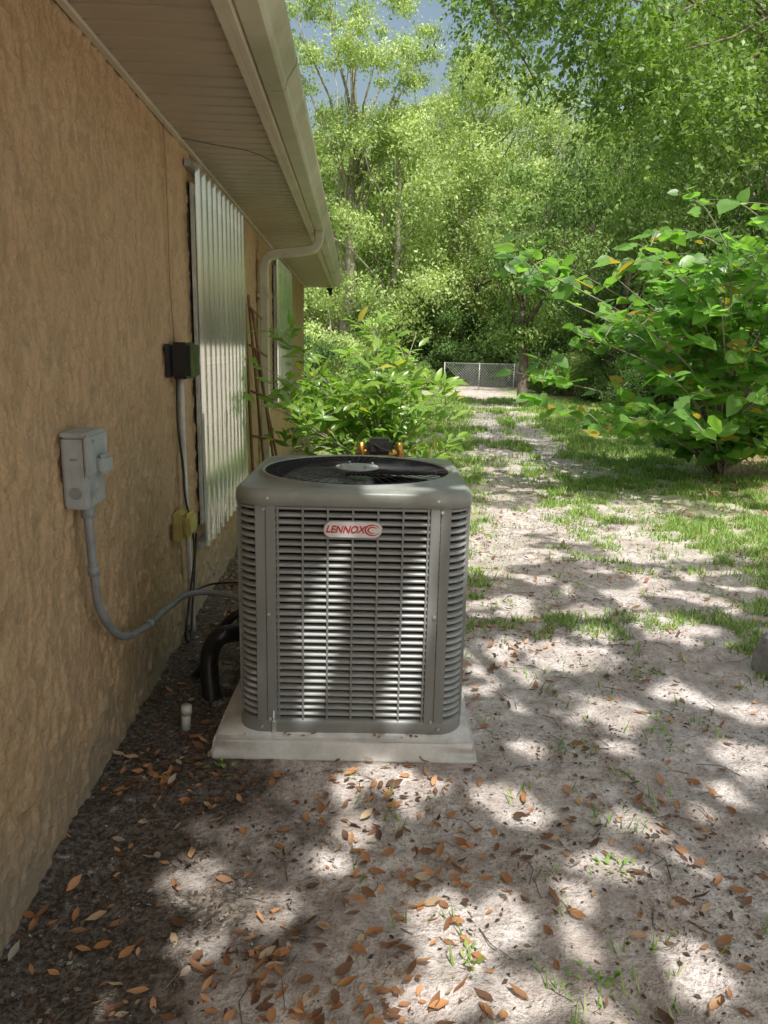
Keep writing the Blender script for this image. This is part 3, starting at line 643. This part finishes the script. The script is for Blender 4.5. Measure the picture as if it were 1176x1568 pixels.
# ------------------------------------------------------------------ near drooping oak, upper right
DO=empty('drooping_oak_tree',(8.4,13.5,0))
def drooping():
    random.seed(21); b=MB(); o=Vector((8.4,13.5,0)); tips=[]
    tp=limb(b,(0,0,-.1),(-.3,-.2,7.5),.22,.14,0,6,.08)
    for i in range(50):
        x=random.uniform(1.6,8.5); y=random.uniform(9,13.5); 
        lowz=4.0+ max(0,(3.2-x))*.75 + (y-9)*.22
        tips.append(Vector((x,y,lowz+random.uniform(0.1,2.6)))-o)
    tips+= [Vector(t)-o for t in [(3.8,9.5,3.8),(4.3,9.6,3.9),(3.1,9.3,4.4),(3.3,10,4.3),(2.3,9.3,5.1),(5.2,9.2,4.0),(6,9.5,3.9),(4.8,10,4.5),(1.7,9.8,5.8),(5.6,10,4.8),(6.6,10.2,4.5),(2.7,9.1,4.7),(3.5,9.0,4.2),(2.4,9.0,4.9),(2.9,8.9,4.9)]]
    for t in tips:
        if random.random()<.5: limb(b,tp[random.randint(4,6)],t+Vector((0,0,.3)),.03,.008,.5,6,.12)
    b.obj('trunk',M_bark,DO,True)
    P=[];D=[]
    for t in tips:
        for s_ in range(36):
            a=random.uniform(0,6.28); st=t+Vector((random.gauss(0,.34),random.gauss(0,.34),random.gauss(.25,.26))); dirv=Vector((math.cos(a),math.sin(a),random.uniform(-.9,.1))).normalized()
            ln=random.uniform(.3,.7); m=int(ln*50)
            for q in range(m):
                u=q/m; p=st+dirv*ln*u+Vector((0,0,-.35*u*u*ln))+Vector((random.gauss(0,.03),random.gauss(0,.03),random.gauss(0,.03)))
                P.append(p[:]); D.append((dirv.x+random.gauss(0,.7),dirv.y+random.gauss(0,.7),dirv.z-.3+random.gauss(0,.5)))
    P=np.array(P);D=np.array(D);n=len(P)
    leaves('crown',P,D,rdir(n)+np.array([0,-.3,1.]),rng.uniform(.05,.105,n),KITE,M_leaf_droop,DO)
drooping()
b=MB(); b.tube(smooth_path([(1.3,10,6.6),(1.45,9.9,6.0),(1.6,9.9,5.4),(1.95,9.8,4.9),(2.2,9.8,4.5)],5),[.022-.0008*i for i in range(21)],6); b.obj('hanging_branch',M_bark,None,True)

# ------------------------------------------------------------------ shrubs
def shrub(name,base,tips,nodes,lsz,tpl,mat_,droop,stemr,side=3,jit=.06,sidelen=(.25,.5)):
    e=empty(name,(base[0],base[1],0)); o=Vector((base[0],base[1],0)); b=MB(); P=[];D=[];Sz=[];Nn=[]
    for t in tips:
        t=Vector(t)-o; st=Vector((random.gauss(0,.06),random.gauss(0,.06),0)); mid=st.lerp(t,.5)+Vector((0,0,t.z*.16)); mid.x=st.x+(t.x-st.x)*.35; mid.y=st.y+(t.y-st.y)*.35
        pth=smooth_path([st,mid,t],7); b.tube(pth,[stemr*(1-.8*i/(len(pth)-1)) for i in range(len(pth))],6)
        subs=[pth[7:]]
        for k_ in range(side):
            q=pth[random.randint(7,13)]; a=random.uniform(0,6.28); ln=random.uniform(*sidelen)*max(t.z,1.2)*.45
            e2=q+Vector((math.cos(a)*ln,math.sin(a)*ln,random.uniform(.0,.8)*ln)); sp=smooth_path([q,q.lerp(e2,.5)+Vector((0,0,.12*ln)),e2],5); b.tube(sp,[stemr*.35*(1-.6*i/10) for i in range(11)],5); subs.append(sp)
        for sp in subs:
            for i in range(nodes):
                u=(i+random.random())/nodes*(len(sp)-1); j=min(int(u),len(sp)-2); p=sp[j].lerp(sp[j+1],u-j); tg=(sp[j+1]-sp[j]).normalized()
                a=random.uniform(0,6.28); out=Vector((math.cos(a),math.sin(a),0)); dv=(out*1.0+tg*.8+Vector((0,0,-droop+random.gauss(0,.35)))).normalized()
                P.append((p+out*jit*random.random())[:]); D.append(dv[:]); Sz.append(lsz*random.uniform(.45,1.25)); Nn.append((random.gauss(0,.5),random.gauss(-.45,.5),1))
    b.obj('stems',M_barkl,e,True); leaves('foliage',np.array(P),np.array(D),np.array(Nn),np.array(Sz),tpl,mat_,e)
random.seed(33)
tips=[]
for i in range(44):
    x=random.uniform(-.72,.85); z=random.uniform(.5,1.25)+.55*math.exp(-((x-.3)/.3)**2)+.5*math.exp(-((x+.5)/.2)**2); tips.append((x,random.uniform(5.0,6.2),z))
shrub('leafy_shrub',(.2,5.6),tips,12,.13,LANCE,M_leaf_shrub,-.1,.010,3)
tips=[]
for i in range(40):
    a=random.uniform(0,6.28); r_=random.uniform(.3,1)**.7; tips.append((4.7+r_*2.5*math.cos(a),8.6+r_*1.5*math.sin(a),random.uniform(.8,2.9)-.2*r_))
for i in range(14):
    a=random.uniform(0,6.28); r_=random.uniform(.3,1.2); tips.append((4.7+r_*math.cos(a),9.0+r_*.8*math.sin(a),random.uniform(.35,.9)))
tips+=[(1.75,7.5,2.1),(1.5,7.4,2.35),(2.1,7.3,1.7),(1.5,7.5,1.3),(1.8,7.3,.95),(2.2,7.2,.75),(2.6,7.0,.9),(2.9,7.0,2.3),(3.3,6.9,2.5),(3.0,7.2,1.3),(2.4,7.2,2.2),(3.3,7.0,.8),(3.8,7.0,2.7),(4.3,7.0,2.8),(3.9,6.8,1.2),(4.4,6.8,2.0),(2.6,7.1,1.8),(3.3,6.9,2.0),(5,7.2,2.9),(3.7,6.9,1.7)]
shrub('broadleaf_shrub',(4.6,9.2),tips,9,.18,HEART,M_leaf_big,.3,.018,4,.16,(.4,.9))

# ------------------------------------------------------------------ chain link fence
F=empty('chain_link_fence'); b=MB(); FY=28
for x in (3.3,4.6,5.9,7.2): b.tube([(x,FY,-.1),(x,FY,1.0)],.02,8)
b.tube([(3.3,FY,.97),(7.2,FY,.97)],.012,8); b.obj('posts',M_galv,F,True)
b=MB()
for i in range(-9,39):
    x0=3.3+i*.1
    for sg in (1,-1):
        xa,xb=(x0,x0+.9) if sg>0 else (x0+.9,x0)
        if min(xa,xb)<3.25 or max(xa,xb)>7.25: continue
        b.tube([(xa,FY-.005*sg,.05),(xb,FY-.005*sg,.95)],.006,3,False)
b.obj('wire_mesh',M_galv,F)
